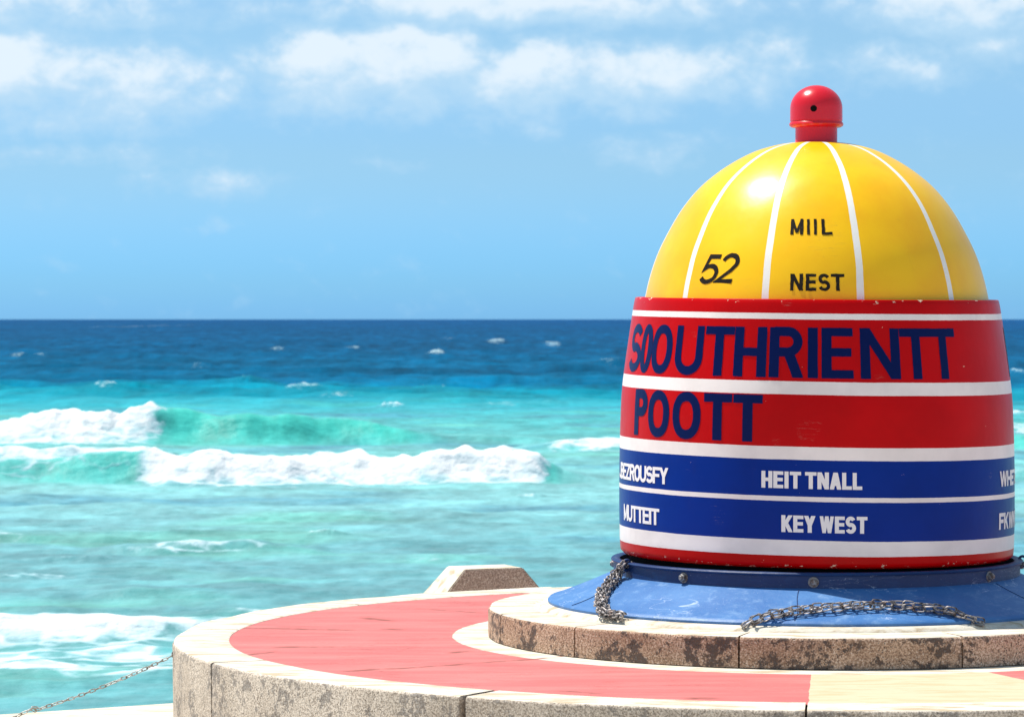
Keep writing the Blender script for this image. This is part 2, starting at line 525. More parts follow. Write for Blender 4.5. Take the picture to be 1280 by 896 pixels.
M_wall = concrete('weathered_concrete', (.72, .62, .51), (.52, .43, .34), stain=(.12, .12, .125), stain_amt=.62, thr=.535, streak=.45, pit=.8)
M_curb = concrete('stained_coral_stone', (.62, .43, .30), (.45, .29, .19), stain=(.05, .047, .05), stain_amt=.88, streak=.15, pit=1.2, sc=1.15, thr=.51)
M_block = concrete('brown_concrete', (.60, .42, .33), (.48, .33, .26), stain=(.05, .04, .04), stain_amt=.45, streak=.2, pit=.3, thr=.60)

m_cream, n = material('cream_paint')
co = n.obj()


def cream_nodes(n, co):
    st = n.noise(n.scale(co, (1.6, 6, 6)), 2.3, 6, .66, .6)
    c = n.mix(n.ramp(st, .46, .64), (.65, .60, .50), (.44, .35, .23))
    cr = n.noise(n.scale(co, (2.2, 14, 14)), 1.3, 4, .6, .8)
    c = n.mix(n.ramp(n.math('ABSOLUTE', n.math('SUBTRACT', cr, .55)), 0.0, .006, .55, 0), c, (.42, .28, .15))
    gr = n.noise(co, 90, 3, .6)
    c = n.mix(n.ramp(gr, .60, .80, 0, .4), c, (.55, .45, .34))
    return c, gr, st


c, gr, st = cream_nodes(n, co)
n.out(c, .8, n.bump(n.math('ADD', gr, n.math('MULTIPLY', st, 2)), .35, .004), spec=.25)
M_cream = m_cream

# painted deck: red wedge ring with a cream sector, cream inner ring
M_deck, n = material('painted_deck')
co = n.obj()
cream, gr, st = cream_nodes(n, co)
sp = n.node('ShaderNodeSeparateXYZ', {0: co})
wob = n.math('MULTIPLY', n.math('SUBTRACT', n.noise(co, 6, 4, .6), .5), .02)
rad = n.math('ADD', n.math('SQRT', n.math('ADD', n.math('MULTIPLY', sp.outputs[0], sp.outputs[0]), n.math('MULTIPLY', sp.outputs[1], sp.outputs[1]))), wob)
ang = n.math('MULTIPLY', n.math('ARCTAN2', sp.outputs[0], n.math('MULTIPLY', sp.outputs[1], -1.0)), 57.2958)
ang = n.math('ADD', ang, n.math('MULTIPLY', wob, 25.0))
insec = n.math('MULTIPLY', n.math('GREATER_THAN', ang, -5.9), n.math('LESS_THAN', ang, 19.7))
red = n.math('MULTIPLY', n.ramp(rad, 1.757, 1.763), n.math('SUBTRACT', 1.0, insec))
rn = n.noise(n.scale(co, (1, 5, 1)), 1.4, 5, .62, .3)
rc = n.mix(n.ramp(rn, .30, .75), (.49, .130, .122), (.57, .185, .168))
rc = n.mix(n.ramp(n.noise(co, 50, 4, .7), .60, .80, 0, .45), rc, (.80, .42, .38))
ck = n.noise(n.scale(co, (1.1, 7.5, 1)), .95, 5, .6, 1.2)
ckm = n.math('MULTIPLY', n.ramp(n.math('ABSOLUTE', n.math('SUBTRACT', ck, .52)), 0, .008, 1, 0), n.ramp(n.noise(co, 2.1, 3, .6), .46, .58))
rc = n.mix(n.math('MULTIPLY', ckm, .8), rc, (.28, .07, .06))
cfin = n.mix(red, cream, rc)
wp = n.vmath('MULTIPLY', n.vmath('SUBTRACT', n.noise(co, 2.6, 4, .6, out='Color'), (.5, .5, .5)), (.10, .16, 0))
cow = n.vmath('ADD', co, wp)
sw = n.node('ShaderNodeSeparateXYZ', {0: cow})


def ground_pt(x, y):
    d = F_PX * CAM_Z / (y - 399.0)
    return (x - 640) / F_PX * d - CX, d - CY


crk = None
for (xa, ya, xb, yb, wd) in ((292, 783, 455, 787, .009), (340, 807, 445, 808, .013), (300, 818, 350, 812, .006), (425, 838, 612, 827, .008), (600, 828, 742, 816, .006),
                             (452, 771, 500, 776, .012), (478, 785, 512, 786, .014), (855, 872, 905, 871, .012), (520, 759, 610, 766, .006), (660, 800, 700, 797, .008),
                             (700, 862, 760, 866, .006), (560, 815, 600, 812, .010), (380, 745, 470, 752, .007)):
    pa, pb = ground_pt(xa, ya), ground_pt(xb, yb)
    dx, dy_ = pb[0] - pa[0], pb[1] - pa[1]; L_ = math.hypot(dx, dy_); ux, uy = dx / L_, dy_ / L_
    rx = n.math('SUBTRACT', sw.outputs[0], pa[0]); ry = n.math('SUBTRACT', sw.outputs[1], pa[1])
    al = n.math('ADD', n.math('MULTIPLY', rx, ux), n.math('MULTIPLY', ry, uy))
    pr = n.math('ABSOLUTE', n.math('SUBTRACT', n.math('MULTIPLY', rx, uy), n.math('MULTIPLY', ry, ux)))
    wd *= 2.6
    ins_ = n.math('MULTIPLY', n.ramp(al, -.02, .05), n.ramp(al, L_ - .1, L_, 1, 0))
    v = n.math('MULTIPLY', n.ramp(pr, wd * .4, wd * 1.5, 1, 0), ins_)
    crk = v if crk is None else n.math('MAXIMUM', crk, v)
crk = n.math('MULTIPLY', crk, n.ramp(n.noise(co, 13, 3, .6), .36, .56, .25, 1))
cfin = n.mix(n.math('MULTIPLY', crk, .9), cfin, (.22, .07, .05))
cfin2 = n.mix(n.math('MULTIPLY', insec, n.math('MULTIPLY', n.ramp(rad, 1.757, 1.763), .7)), cfin, (.56, .415, .24))
n.out(cfin2, .78, n.bump(n.math('SUBTRACT', n.math('ADD', gr, n.math('MULTIPLY', rn, 2)), n.math('MULTIPLY', ckm, 2)), .35, .004), spec=.25)

M_pave, n = material('pale_paving')
co = n.obj()
c, gr, st = cream_nodes(n, n.scale(co, (.5, .5, .5)))
c = n.mix(n.ramp(n.noise(co, .9, 5, .6), .4, .7, 0, .5), c, (.66, .55, .44))
n.out(c, .9, n.bump(gr, .4, .005), spec=.2)

M_dark, n = material('joint_grime')
n.out((.035, .028, .022), .95, spec=.1)

# ------------------------------------------------------------------ quay paving (lower terrace)
GZ = -1.0


def build_quay():
    edge = [(-40, -8), (-26, 7.4), (-14.9, 14.05), (-8, 18.15), (-3.27, 20.97), (-2.21, 21.6), (.5, 23.2), (3, 24.6), (7, 25.6), (12, 25.2), (20, 22), (32, 12), (40, -8), (40, -40), (-40, -40)]
    bm = bmesh.new()
    top = [bm.verts.new((x, y, GZ)) for x, y in edge]
    bot = [bm.verts.new((x, y, -3.2)) for x, y in edge]
    bm.faces.new(top[::-1])
    for i in range(len(edge)):
        j = (i + 1) % len(edge)
        bm.faces.new((top[i], top[j], bot[j], bot[i])).material_index = 1
    bmesh.ops.recalc_face_normals(bm, faces=bm.faces)
    o = mesh_obj('quay_pavement', bm, [M_pave, M_wall])
    tag(o, 'pale concrete quay below the round platform, edge dropping to the sea', kind='structure')


build_quay()


# ------------------------------------------------------------------ ring blocks
def ring_block(r0, r1, z0, z1, a0, a1, bev, seed, jit=.004, n_ang=None):
    """a curved block with rounded worn edges; top faces get material 0, the rest material 1"""
    n_ang = n_ang or max(6, int((a1 - a0) / 1.2))
    sec = []
    b = bev
    # section loop (r, z), outer face first, going up, across the top, down the inside
    m = 5
    for k in range(5): sec.append((r1, z0 + (z1 - b - z0) * k / 4))
    for k in range(1, m): sec.append((r1 - b + b * math.cos(k / m * math.pi / 2), z1 - b + b * math.sin(k / m * math.pi / 2)))
    for k in range(5): sec.append((r1 - b - (r1 - r0 - 2 * b) * k / 4, z1))
    sec.append((r0 + b * .3, z1 - b * .3))
    sec.append((r0, z1 - b))
    sec.append((r0, z0))
    bm = bmesh.new()
    rings = []
    for i in range(n_ang + 1):
        a = R(a0 + (a1 - a0) * i / n_ang)
        ring = []
        for (r, z) in sec:
            nrm = mnoise.noise(Vector((a * 9 + seed, z * 12, r * 4))) * jit + mnoise.noise(Vector((a * 40 + seed, z * 40, r * 9))) * jit * .5
            edge_t = 1 if (abs(r - r1) < b * 1.5 and z > z1 - b * 1.6) else .35
            rr = r + nrm * edge_t * (1 if r > r0 + .05 else 0)
            zz = z + (nrm * .35 * edge_t if z > z0 + .01 else 0)
            ring.append(bm.verts.new((rr * math.sin(a), -rr * math.cos(a), zz)))
        rings.append(ring)
    ns = len(sec)
    for i in range(n_ang):
        for k in range(ns):
            j = (k + 1) % ns
            f = bm.faces.new((rings[i][k], rings[i + 1][k], rings[i + 1][j], rings[i][j]))
            f.material_index = 0 if 7 <= k <= 14 else 1
    bm.faces.new(rings[0][::-1]).material_index = 1
    bm.faces.new(rings[-1]).material_index = 1
    bmesh.ops.recalc_face_normals(bm, faces=bm.faces)
    return bm


plat = empty('round_platform', (CX, CY, GZ))
tag(plat, 'large round concrete platform with cream rim and faded red painted top under the striped marker', 'platform')
PZ = -GZ                                    # deck height in platform space
bm = bmesh.new()
lathe(bm, [(3.055, 0.0), (3.055, PZ - .05), (2.90, PZ - .05)], 180)
mesh_obj('joint_core', bm, M_dark, plat, 30)
bm = bmesh.new()
lathe(bm, [(2.86, PZ - .006), (2.2, PZ - .004), (1.5, PZ - .004), (0.02, PZ - .004)], 180)
bmesh.ops.recalc_face_normals(bm, faces=bm.faces)
mesh_obj('painted_deck', bm, M_deck, plat, 30)
joints = [-65, -32.7, -6, 24, 54, 84, 114, 144, 174, 204, 234, 264.5, 295]
for k in range(12):
    g0, g1 = .09, .09
    if k == 1: g0 = .30
    if k == 0: g1 = .30
    mesh_obj('wall_block', ring_block(2.83, 3.10, 0.0, PZ, joints[k] + g0, joints[k + 1] - g1, .014, k * 7.7, .010), [M_cream, M_wall], plat, 40)

plinth = empty('stone_plinth', (CX, CY, 0))
tag(plinth, 'low circular plinth of dark stained curb stones with cream top, under the blue skirt', 'plinth')
PLZ = .137
pj = [-48.5, -17.5, 18.5, 52, 87, 122, 157, 192, 227, 262, 286, 311.5]
for k in range(len(pj) - 1):
    mesh_obj('curb_stone', ring_block(1.36, 1.589, 0.0, PLZ, pj[k] + .16, pj[k + 1] - .16, .016, 50 + k * 5.1, .008), [M_cream, M_curb], plinth, 40)
bm = bmesh.new()
lathe(bm, [(1.575, -.003), (1.575, PLZ - .03), (1.50, PLZ - .03)], 120)
mesh_obj('joint_core', bm, M_dark, plinth, 30)
bm = bmesh.new()
lathe(bm, [(1.40, PLZ - .003), (1.345, PLZ - .002), (1.335, PLZ + .012), (1.30, PLZ + .022), (1.24, PLZ + .022), (0.02, PLZ + .02)], 160)
bmesh.ops.recalc_face_normals(bm, faces=bm.faces)
mesh_obj('mortar_bed', bm, M_cream, plinth, 40)

# ------------------------------------------------------------------ the marker
def px_z(y): return 1.527 - (y - 399) / 258.0     # height of a pixel row in the plane of the axis


def shear(x, y, z):
    k = np.interp(z, [.35, .5, 1.2, 1.62, 1.8, 2.39], [.006, .019, .016, .008, .005, 0.0])
    kf = np.interp(z, [.35, .6, 1.2, 1.7, 2.3], [.0, .004, .012, .012, .0])
    return -k * x + kf * y


body_pts = [(.390, .930), (.400, .942), (.43, .948), (.50, .951), (.70, .953), (.886, .951), (1.0, .948), (1.19, .938), (1.30, .925), (1.42, .908), (1.55, .889), (1.605, .880), (1.622, .876)]
bz, br = smooth_profile(body_pts, 90)
dome_y = [(378, .832), (350, .808), (320, .770), (290, .714), (260, .644), (235, .563), (215, .470), (200, .378), (190, .298), (184, .225), (180, .150), (178.2, .06)]
dz_pts = [(px_z(y), r) for y, r in dome_y]
dzz = np.array([p[0] for p in dz_pts]); dzr = np.array([p[1] for p in dz_pts])
# parametrize the dome by arc length to round the crown
ss = np.concatenate([[0], np.cumsum(np.hypot(np.diff(dzz), np.diff(dzr)))])
sd = np.linspace(0, ss[-1], 70)


def spl(x, xs, ys):
    m = np.gradient(ys, xs); out = []
    for q in x:
        i = min(max(np.searchsorted(xs, q) - 1, 0), len(xs) - 2); hh = xs[i + 1] - xs[i]; t = (q - xs[i]) / hh
        out.append((2 * t**3 - 3 * t**2 + 1) * ys[i] + (t**3 - 2 * t**2 + t) * hh * m[i] + (-2 * t**3 + 3 * t**2) * ys[i + 1] + (t**3 - t**2) * hh * m[i + 1])
    return np.array(out)


dome_z = spl(sd, ss, dzz); dome_r = spl(sd, ss, dzr)


def body_R(z): return np.interp(z, bz, br)
def dome_R(z): return np.interp(z, dome_z, dome_r)


# painted body material: bands by height with hand painted edges
M_body, n = material('banded_gloss_paint')
co = n.obj()
pz = n.attr('pz').outputs['Fac']
wav = n.math('MULTIPLY', n.math('SUBTRACT', n.noise(co, 3.0, 3, .5), .5), .004)
fz = n.math('MULTIPLY', n.math('SUBTRACT', n.noise(co, 55, 2, .5), .5), .0016)
pzz = n.math('ADD', n.math('ADD', pz, wav), fz)
RED, WHT, BLU = (.50, .001, .002, 1), (.84, .79, .75, 1), (.0, .024, .235, 1)
bands = [(.30, RED), (.446, WHT), (.515, BLU), (.696, WHT), (.717, BLU), (.886, WHT), (.946, RED), (1.190, WHT), (1.249, RED), (1.535, WHT), (1.560, RED)]
cr = n.node('ShaderNodeValToRGB')
cr.color_ramp.interpolation = 'CONSTANT'
z0, z1 = .3, 1.7
els = cr.color_ramp.elements
els[0].position = 0; els[0].color = bands[0][1]
els[1].position = (bands[1][0] - z0) / (z1 - z0); els[1].color = bands[1][1]
for (bzv, c_) in bands[2:]:
    e = els.new((bzv - z0) / (z1 - z0)); e.color = c_
n.set(cr.inputs[0], n.ramp(pzz, z0, z1, 0, 1, smooth=False))
c = cr.outputs[0]
fade = n.noise(co, 2.3, 5, .6)
hs = n.node('ShaderNodeHueSaturation', {'Value': n.ramp(fade, .3, .7, .88, 1.08), 'Color': c})
c = hs.outputs[0]
grime = n.noise(n.scale(co, (1, 1, .35)), 5, 5, .65)
c = n.mix(n.ramp(grime, .58, .85, 0, .14), c, (.06, .03, .03))
# chips: near the rim and the lower edge, plus few long scratches
zone = n.math('MAXIMUM', n.ramp(pz, .44, .40), n.math('MULTIPLY', n.ramp(pz, 1.59, 1.62), .8))
zone = n.math('MAXIMUM', zone, .10)
chip = n.noise(n.scale(co, (1, 1, 1.8)), 24, 5, .68)
cm = n.ramp(n.math('ADD', chip, n.math('MULTIPLY', zone, .14)), .745, .765)
c = n.mix(cm, c, (.78, .60, .45))
scr = n.noise(n.scale(co, (1.4, 1.4, 40)), 1.9, 4, .6, .35)
scm = n.math('MULTIPLY', n.ramp(n.math('ABSOLUTE', n.math('SUBTRACT', scr, .5)), 0, .006, 1, 0), n.ramp(n.noise(co, 4.2, 2, .5), .66, .70))
c = n.mix(n.math('MULTIPLY', scm, .65), c, (.35, .28, .22))
hb = n.math('ADD', n.math('MULTIPLY', n.noise(co, 7, 4, .55), 1.0), n.math('MULTIPLY', cm, -.3))
n.out(c, n.ramp(grime, .4, .8, .30, .42), n.bump(hb, .16, .01), spec=.1)

M_dome, n = material('yellow_gloss_paint')
co = n.obj()
sp = n.node('ShaderNodeSeparateXYZ', {0: co})
rad = n.math('SQRT', n.math('ADD', n.math('MULTIPLY', sp.outputs[0], sp.outputs[0]), n.math('MULTIPLY', sp.outputs[1], sp.outputs[1])))
ang = n.math('MULTIPLY', n.math('ARCTAN2', sp.outputs[0], n.math('MULTIPLY', sp.outputs[1], -1.0)), 57.29578)
ang = n.math('ADD', ang, n.math('MULTIPLY', n.math('SUBTRACT', n.noise(co, 3, 2, .5), .5), 1.2))
halfw = n.ramp(rad, .1, .83, .0100, .0168, smooth=False)
halfw = n.math('ADD', halfw, n.math('MULTIPLY', n.math('SUBTRACT', n.noise(co, 40, 2, .5), .5), .002))
st = None
for a in (-53.3, -21.8, 9.0, 44.2, 81, 117, 153, -171, -131, -89):
    dd = n.math('MULTIPLY', n.math('ABSOLUTE', n.math('SUBTRACT', ang, a)), n.math('MULTIPLY', rad, math.pi / 180))
    v = n.math('LESS_THAN', dd, halfw)
    st = v if st is None else n.math('MAXIMUM', st, v)
yc = n.mix(n.ramp(n.noise(co, 2.2, 5, .6), .35, .75), (.93, .53, .0), (.88, .42, .0))
c = n.mix(st, yc, (.84, .81, .74))
gm = n.noise(n.scale(co, (1, 1, .5)), 9, 5, .65)
c = n.mix(n.ramp(gm, .62, .85, 0, .18), c, (.40, .22, .03))
scr = n.noise(n.scale(co, (2, 2, 30)), 1.6, 4, .6, .35)
scm = n.math('MULTIPLY', n.ramp(n.math('ABSOLUTE', n.math('SUBTRACT', scr, .5)), 0, .008, 1, 0), n.ramp(n.noise(co, 4.9, 2, .5), .62, .68))
c = n.mix(n.math('MULTIPLY', scm, .35), c, (.35, .20, .05))
n.out(c, n.ramp(gm, .4, .8, .31, .38), n.bump(n.noise(co, 8, 4, .55), .12, .01), spec=.4)

M_red, n = material('red_gloss_paint')
co = n.obj()
c = n.mix(n.ramp(n.noise(co, 14, 5, .65), .60, .80, 0, .4), (.62, .004, .016), (.40, .03, .02))
n.out(c, .27, n.bump(n.noise(co, 20, 3, .5), .10, .01), spec=.5)

M_hole, n = material('recess_shade_black')
n.out((.004, .004, .004), .9, spec=.1)  # near-black colour stands in for the shade inside gap and hole


def blue_mat(name, a, b, worn, amt, rough):
    m, n = material(name)
    co = n.obj()
    g = n.noise(co, 3.5, 5, .62)
    c = n.mix(n.ramp(g, .35, .68), a, b)
    s1 = n.noise(n.scale(co, (1, 1, 2.5)), 11, 6, .68, .4)
    c = n.mix(n.ramp(s1, .50, .78, 0, amt), c, worn)
    sp = n.noise(co, 120, 2, .6)
    c = n.mix(n.ramp(sp, .70, .76, 0, amt * .7), c, (.65, .70, .78))
    sc_ = n.noise(n.scale(co, (1.2, 1.2, 9)), 2.0, 4, .6, .8)
    sm = n.math('MULTIPLY', n.ramp(n.math('ABSOLUTE', n.math('SUBTRACT', sc_, .5)), 0, .006, 1, 0), n.ramp(n.noise(co, 3.1, 2, .5), .50, .60))
    c = n.mix(n.math('MULTIPLY', sm, amt), c, (.60, .68, .80))
    n.out(c, rough, n.bump(n.math('ADD', n.noise(co, 16, 4, .6), n.math('MULTIPLY', s1, .5)), .25, .01), spec=.4)
    return m


M_skirt = blue_mat('sun_worn_blue_paint', (.032, .132, .35), (.058, .18, .41), (.24, .38, .56), .6, .5)
M_ring = blue_mat('dark_blue_paint', (.0, .024, .105), (.001, .030, .125), (.02, .09, .24), .35, .5)

buoy = empty('striped_marker', (CX, CY, PLZ))
tag(buoy, 'giant red, white, blue and yellow striped marker shaped like a buoy, lettered KEY WEST', 'monument')


def dz(prof): return [(r, z - PLZ) for r, z in prof]


OFF = Matrix.Translation((0, 0, -PLZ))


def put(name, bm, mat, parent=buoy, smooth=40):
    bmesh.ops.transform(bm, matrix=OFF, verts=bm.verts)
    return mesh_obj(name, bm, mat, parent, smooth)


# skirt
bm = bmesh.new()
sk = [(1.10, .150), (1.296, .150), (1.300, .170), (1.292, .180)]
for k in range(1, 15):
    t = k / 14
    sk.append((1.292 - (1.292 - .988) * t, .180 + (.300 - .180) * (t ** 1.12)))
sk.append((.975, .304))
lathe(bm, sk, 200)
put('skirt', bm, M_skirt)
# seams on the skirt
skirt_o = bpy.data.objects['skirt']
def skirt_z(r):
    t = np.clip((1.292 - r) / (1.292 - .988), 0, 1)
    return .180 + .120 * t ** 1.12
for a in (-9.5, 52, 112, 172, 232, 292):
    bm = bmesh.new()
    prev = None
    for k in range(9):
        r = 1.285 - k * .036; z = skirt_z(r)
        row = []
        for (da, dzv) in ((-.0028, -.004), (-.0016, .0028), (.0016, .0028), (.0028, -.004)):
            aa = R(a) + da / r + (.006 * math.sin(k * .7))
            row.append(bm.verts.new((r * math.sin(aa), -r * math.cos(aa), z + dzv)))
        if prev:
            for q in range(3): bm.faces.new((prev[q], prev[q + 1], row[q + 1], row[q]))
        prev = row
    bmesh.ops.recalc_face_normals(bm, faces=bm.faces)
    o = put('weld_seam', bm, M_ring, skirt_o)
# flange ring
bm = bmesh.new()
lathe(bm, [(.975, .285), (.990, .288), (.992, .296), (.980, .302), (.980, .358), (.990, .361), (.993, .368), (.988, .374), (.960, .375), (.950, .370), (.948, .33)], 200)
put('flange_ring', bm, M_ring)
ring_o = bpy.data.objects['flange_ring']
bm = bmesh.new()
lathe(bm, [(.905, .32), (.905, .45)], 120)
put('inner_sleeve', bm, M_hole)  # shadow in the gap under the body, put into the sleeve's colour
# bolts
M_bolt, n = material('weathered_bolt_steel')
co = n.obj()
c = n.mix(n.ramp(n.noise(co, 60, 4, .6), .4, .65), (.30, .29, .28), (.16, .10, .07))
n.out(c, .55, n.bump(n.noise(co, 90, 3, .6), .4, .003), metallic=.5)
for a in (-43.7, -5.9, 49.8, 98, 139, 180, 221, 260):
    bm = bmesh.new()
    mt = Matrix.Rotation(R(a), 4, 'Z') @ Matrix.Translation((0, -.980, .331)) @ Matrix.Rotation(R(90), 4, 'X')
    for (r, z0_, z1_, seg) in ((.026, -.002, .004, 24), (.019, .004, .020, 6), (.011, .020, .027, 16)):
        res = bmesh.ops.create_cone(bm, cap_ends=True, segments=seg, radius1=r, radius2=r * .93, depth=z1_ - z0_)
        bmesh.ops.transform(bm, matrix=mt @ Matrix.Translation((0, 0, (z0_ + z1_) / 2)), verts=res['verts'])
    bmesh.ops.bevel(bm, geom=bm.edges[:], offset=.0015, segments=1, affect='EDGES')
    put('bolt', bm, M_bolt, ring_o, 30)

# body with rolled top rim
bm = bmesh.new()
prof = [(.90, .394), (.918, .388)] + [(r, z) for z, r in zip(bz, br)] + [(.872, 1.627), (.864, 1.628), (.80, 1.627)]
lathe(bm, prof, 256, shear)
put('banded_body', bm, M_body)
body_o = bpy.data.objects['banded_body']
bm = bmesh.new()
prof = [(.835, 1.58)] + [(float(r), float(z)) for z, r in zip(dome_z, dome_r)] + [(0.0, float(dome_z[-1]) + .002)]
lathe(bm, prof, 256, shear)
put('yellow_dome', bm, M_dome)
dome_o = bpy.data.objects['yellow_dome']

# finial
KX = -0.004
bm = bmesh.new()
fin = [(.100, 2.36), (.104, 2.378), (.1015, 2.385), (.1015, 2.452)]
lathe(bm, fin, 96)
put('finial_neck', bm, M_red)
bm = bmesh.new()
zc = 2.545
fin = [(.100, 2.452), (.118, 2.454), (.128, 2.460), (.1315, 2.468), (.1285, 2.476), (.1245, 2.480), (.1245, 2.484), (.1265, 2.486), (.1265, 2.51), (.1262, zc)]
for k in range(1, 25):
    a = k / 24 * math.pi / 2
    fin.append((.1262 * math.cos(a), zc + .113 * math.sin(a)))
fin[-1] = (0.0, zc + .113)
lathe(bm, fin, 96)
put('finial_cap', bm, M_red)
cap_o = bpy.data.objects['finial_cap']
bm = bmesh.new()
mt = Matrix.Rotation(R(-11), 4, 'Z') @ Matrix.Translation((0, -.1225, 2.538)) @ Matrix.Rotation(R(90), 4, 'X')
res = bmesh.ops.create_cone(bm, cap_ends=True, segments=24, radius1=.0155, radius2=.0155, depth=.010)
bmesh.ops.transform(bm, matrix=mt, verts=res['verts'])
put('hole', bm, M_hole, cap_o, 30)  # solid black disc; the darkness of the hole is painted


# ------------------------------------------------------------------ lettering wrapped on the marker
def arc(cx, cy, rx, ry, a0, a1, n=14):
    return [(cx + rx * math.cos(R(a0 + (a1 - a0) * k / n)), cy + ry * math.sin(R(a0 + (a1 - a0) * k / n))) for k in range(n + 1)]


def sup(n=40):                                # letter O: a tall squarish oval
    pts = []
    for k in range(n):
        a = 2 * math.pi * k / n
        c_, s_ = math.cos(a), math.sin(a)
        pts.append((.5 + .5 * math.copysign(abs(c_) ** .88, c_), .5 + .5 * math.copysign(abs(s_) ** .88, s_)))
    return pts


S_PTS = arc(.5, .745, .46, .255, 25, 270, 16)[:-1] + arc(.5, .265, .5, .265, 90, -158, 16)
G = {  # 's' straight stroke with square ends, 'd' diagonal cut level, 'p' open curve, 'c' closed curve
    'H': [('s', 0, 0, 0, 1), ('s', 1, 0, 1, 1), ('s', 0, .5, 1, .5)],
    'E': [('s', 0, 0, 0, 1), ('s', 0, 1, 1, 1), ('s', 0, .52, .92, .52), ('s', 0, 0, 1, 0)],
    'F': [('s', 0, 0, 0, 1), ('s', 0, 1, 1, 1), ('s', 0, .50, .88, .50)],
    'T': [('s', 0, 1, 1, 1), ('s', .5, 0, .5, 1)],
    'I': [('s', .5, 0, .5, 1)],
    'L': [('s', 0, 0, 0, 1), ('s', 0, 0, 1, 0)],
    'N': [('s', 0, 0, 0, 1), ('s', 1, 0, 1, 1), ('d', 0, 1, 1, 0)],
    'M': [('s', 0, 0, 0, 1), ('s', 1, 0, 1, 1), ('d', 0, 1, .5, .05), ('d', 1, 1, .5, .05)],
    'A': [('d', 0, 0, .5, 1), ('d', 1, 0, .5, 1), ('b', .2, .27, .8, .27)],
    'K': [('s', 0, 0, 0, 1), ('d', .1, .33, 1, 1), ('d', .36, .56, 1, 0)],
    'Y': [('d', 0, 1, .5, .42), ('d', 1, 1, .5, .42), ('s', .5, 0, .5, .46)],
    'V': [('d', 0, 1, .5, 0), ('d', 1, 1, .5, 0)],
    'W': [('d', 0, 1, .25, 0), ('d', .5, 1, .25, 0), ('d', .5, 1, .75, 0), ('d', 1, 1, .75, 0)],
    'Z': [('s', 0, 1, 1, 1), ('s', 0, 0, 1, 0), ('d', 1, .98, 0, .02)],
    'O': [('c', sup())],
    'U': [('p', [(0, 1.0), (0, .6)] + arc(.5, .34, .5, .34, 180, 360, 18) + [(1, .6), (1, 1.0)])],
    'J': [('p', [(1, 1.0), (1, .6)] + arc(.5, .3, .5, .3, 360, 190, 14))],
    'P': [('s', 0, 0, 0, 1), ('p', [(0, 1), (.55, 1)] + arc(.58, .76, .42, .24, 85, -85, 14) + [(.55, .52), (0, .52)])],
    'R': [('s', 0, 0, 0, 1), ('p', [(0, 1), (.55, 1)] + arc(.56, .755, .42, .245, 85, -85, 14) + [(.55, .51), (0, .51)]), ('d', .60, .50, 1, 0)],
    'B': [('s', 0, 0, 0, 1), ('p', [(0, 1), (.5, 1)] + arc(.5, .76, .42, .24, 85, -85, 12) + [(.0, .52)]), ('p', [(0, 0), (.5, 0)] + arc(.5, .26, .5, .26, -85, 85, 12) + [(.0, .52)])],
    'S': [('p', S_PTS)],
    '5': [('p', [(.95, 1), (.22, 1), (.08, .52), (.2, .585)] + arc(.5, .33, .5, .31, 118, -150, 18))],
    '2': [('p', arc(.5, .72, .47, .28, 165, -20, 14) + [(.72, .42), (.0, .0), (1.0, .0)])],
    '.': [('b', .3, .0, .7, .0)],
}


def stroke_poly(pts, w_, closed=False, ext=0.0):
    """offset a centre line by half a width, returns two parallel point lists"""
    P_ = [np.array(p, float) for p in pts]
    n_ = len(P_)
    Lp, Rp = [], []
    for i in range(n_):
        a = P_[(i - 1) % n_] if (closed or i > 0) else None
        b = P_[(i + 1) % n_] if (closed or i < n_ - 1) else None
        d1 = (P_[i] - a) if a is not None else (b - P_[i])
        d2 = (b - P_[i]) if b is not None else (P_[i] - a)
        d1 = d1 / (np.linalg.norm(d1) + 1e-9); d2 = d2 / (np.linalg.norm(d2) + 1e-9)
        t_ = d1 + d2; t_ = t_ / (np.linalg.norm(t_) + 1e-9)
        nn = np.array([-t_[1], t_[0]])
        cs = max(.45, float(np.dot(t_, d2)))
        Lp.append(P_[i] + nn * w_ / 2 / cs); Rp.append(P_[i] - nn * w_ / 2 / cs)
    if closed: Lp.append(Lp[0]); Rp.append(Rp[0])
    return Lp, Rp


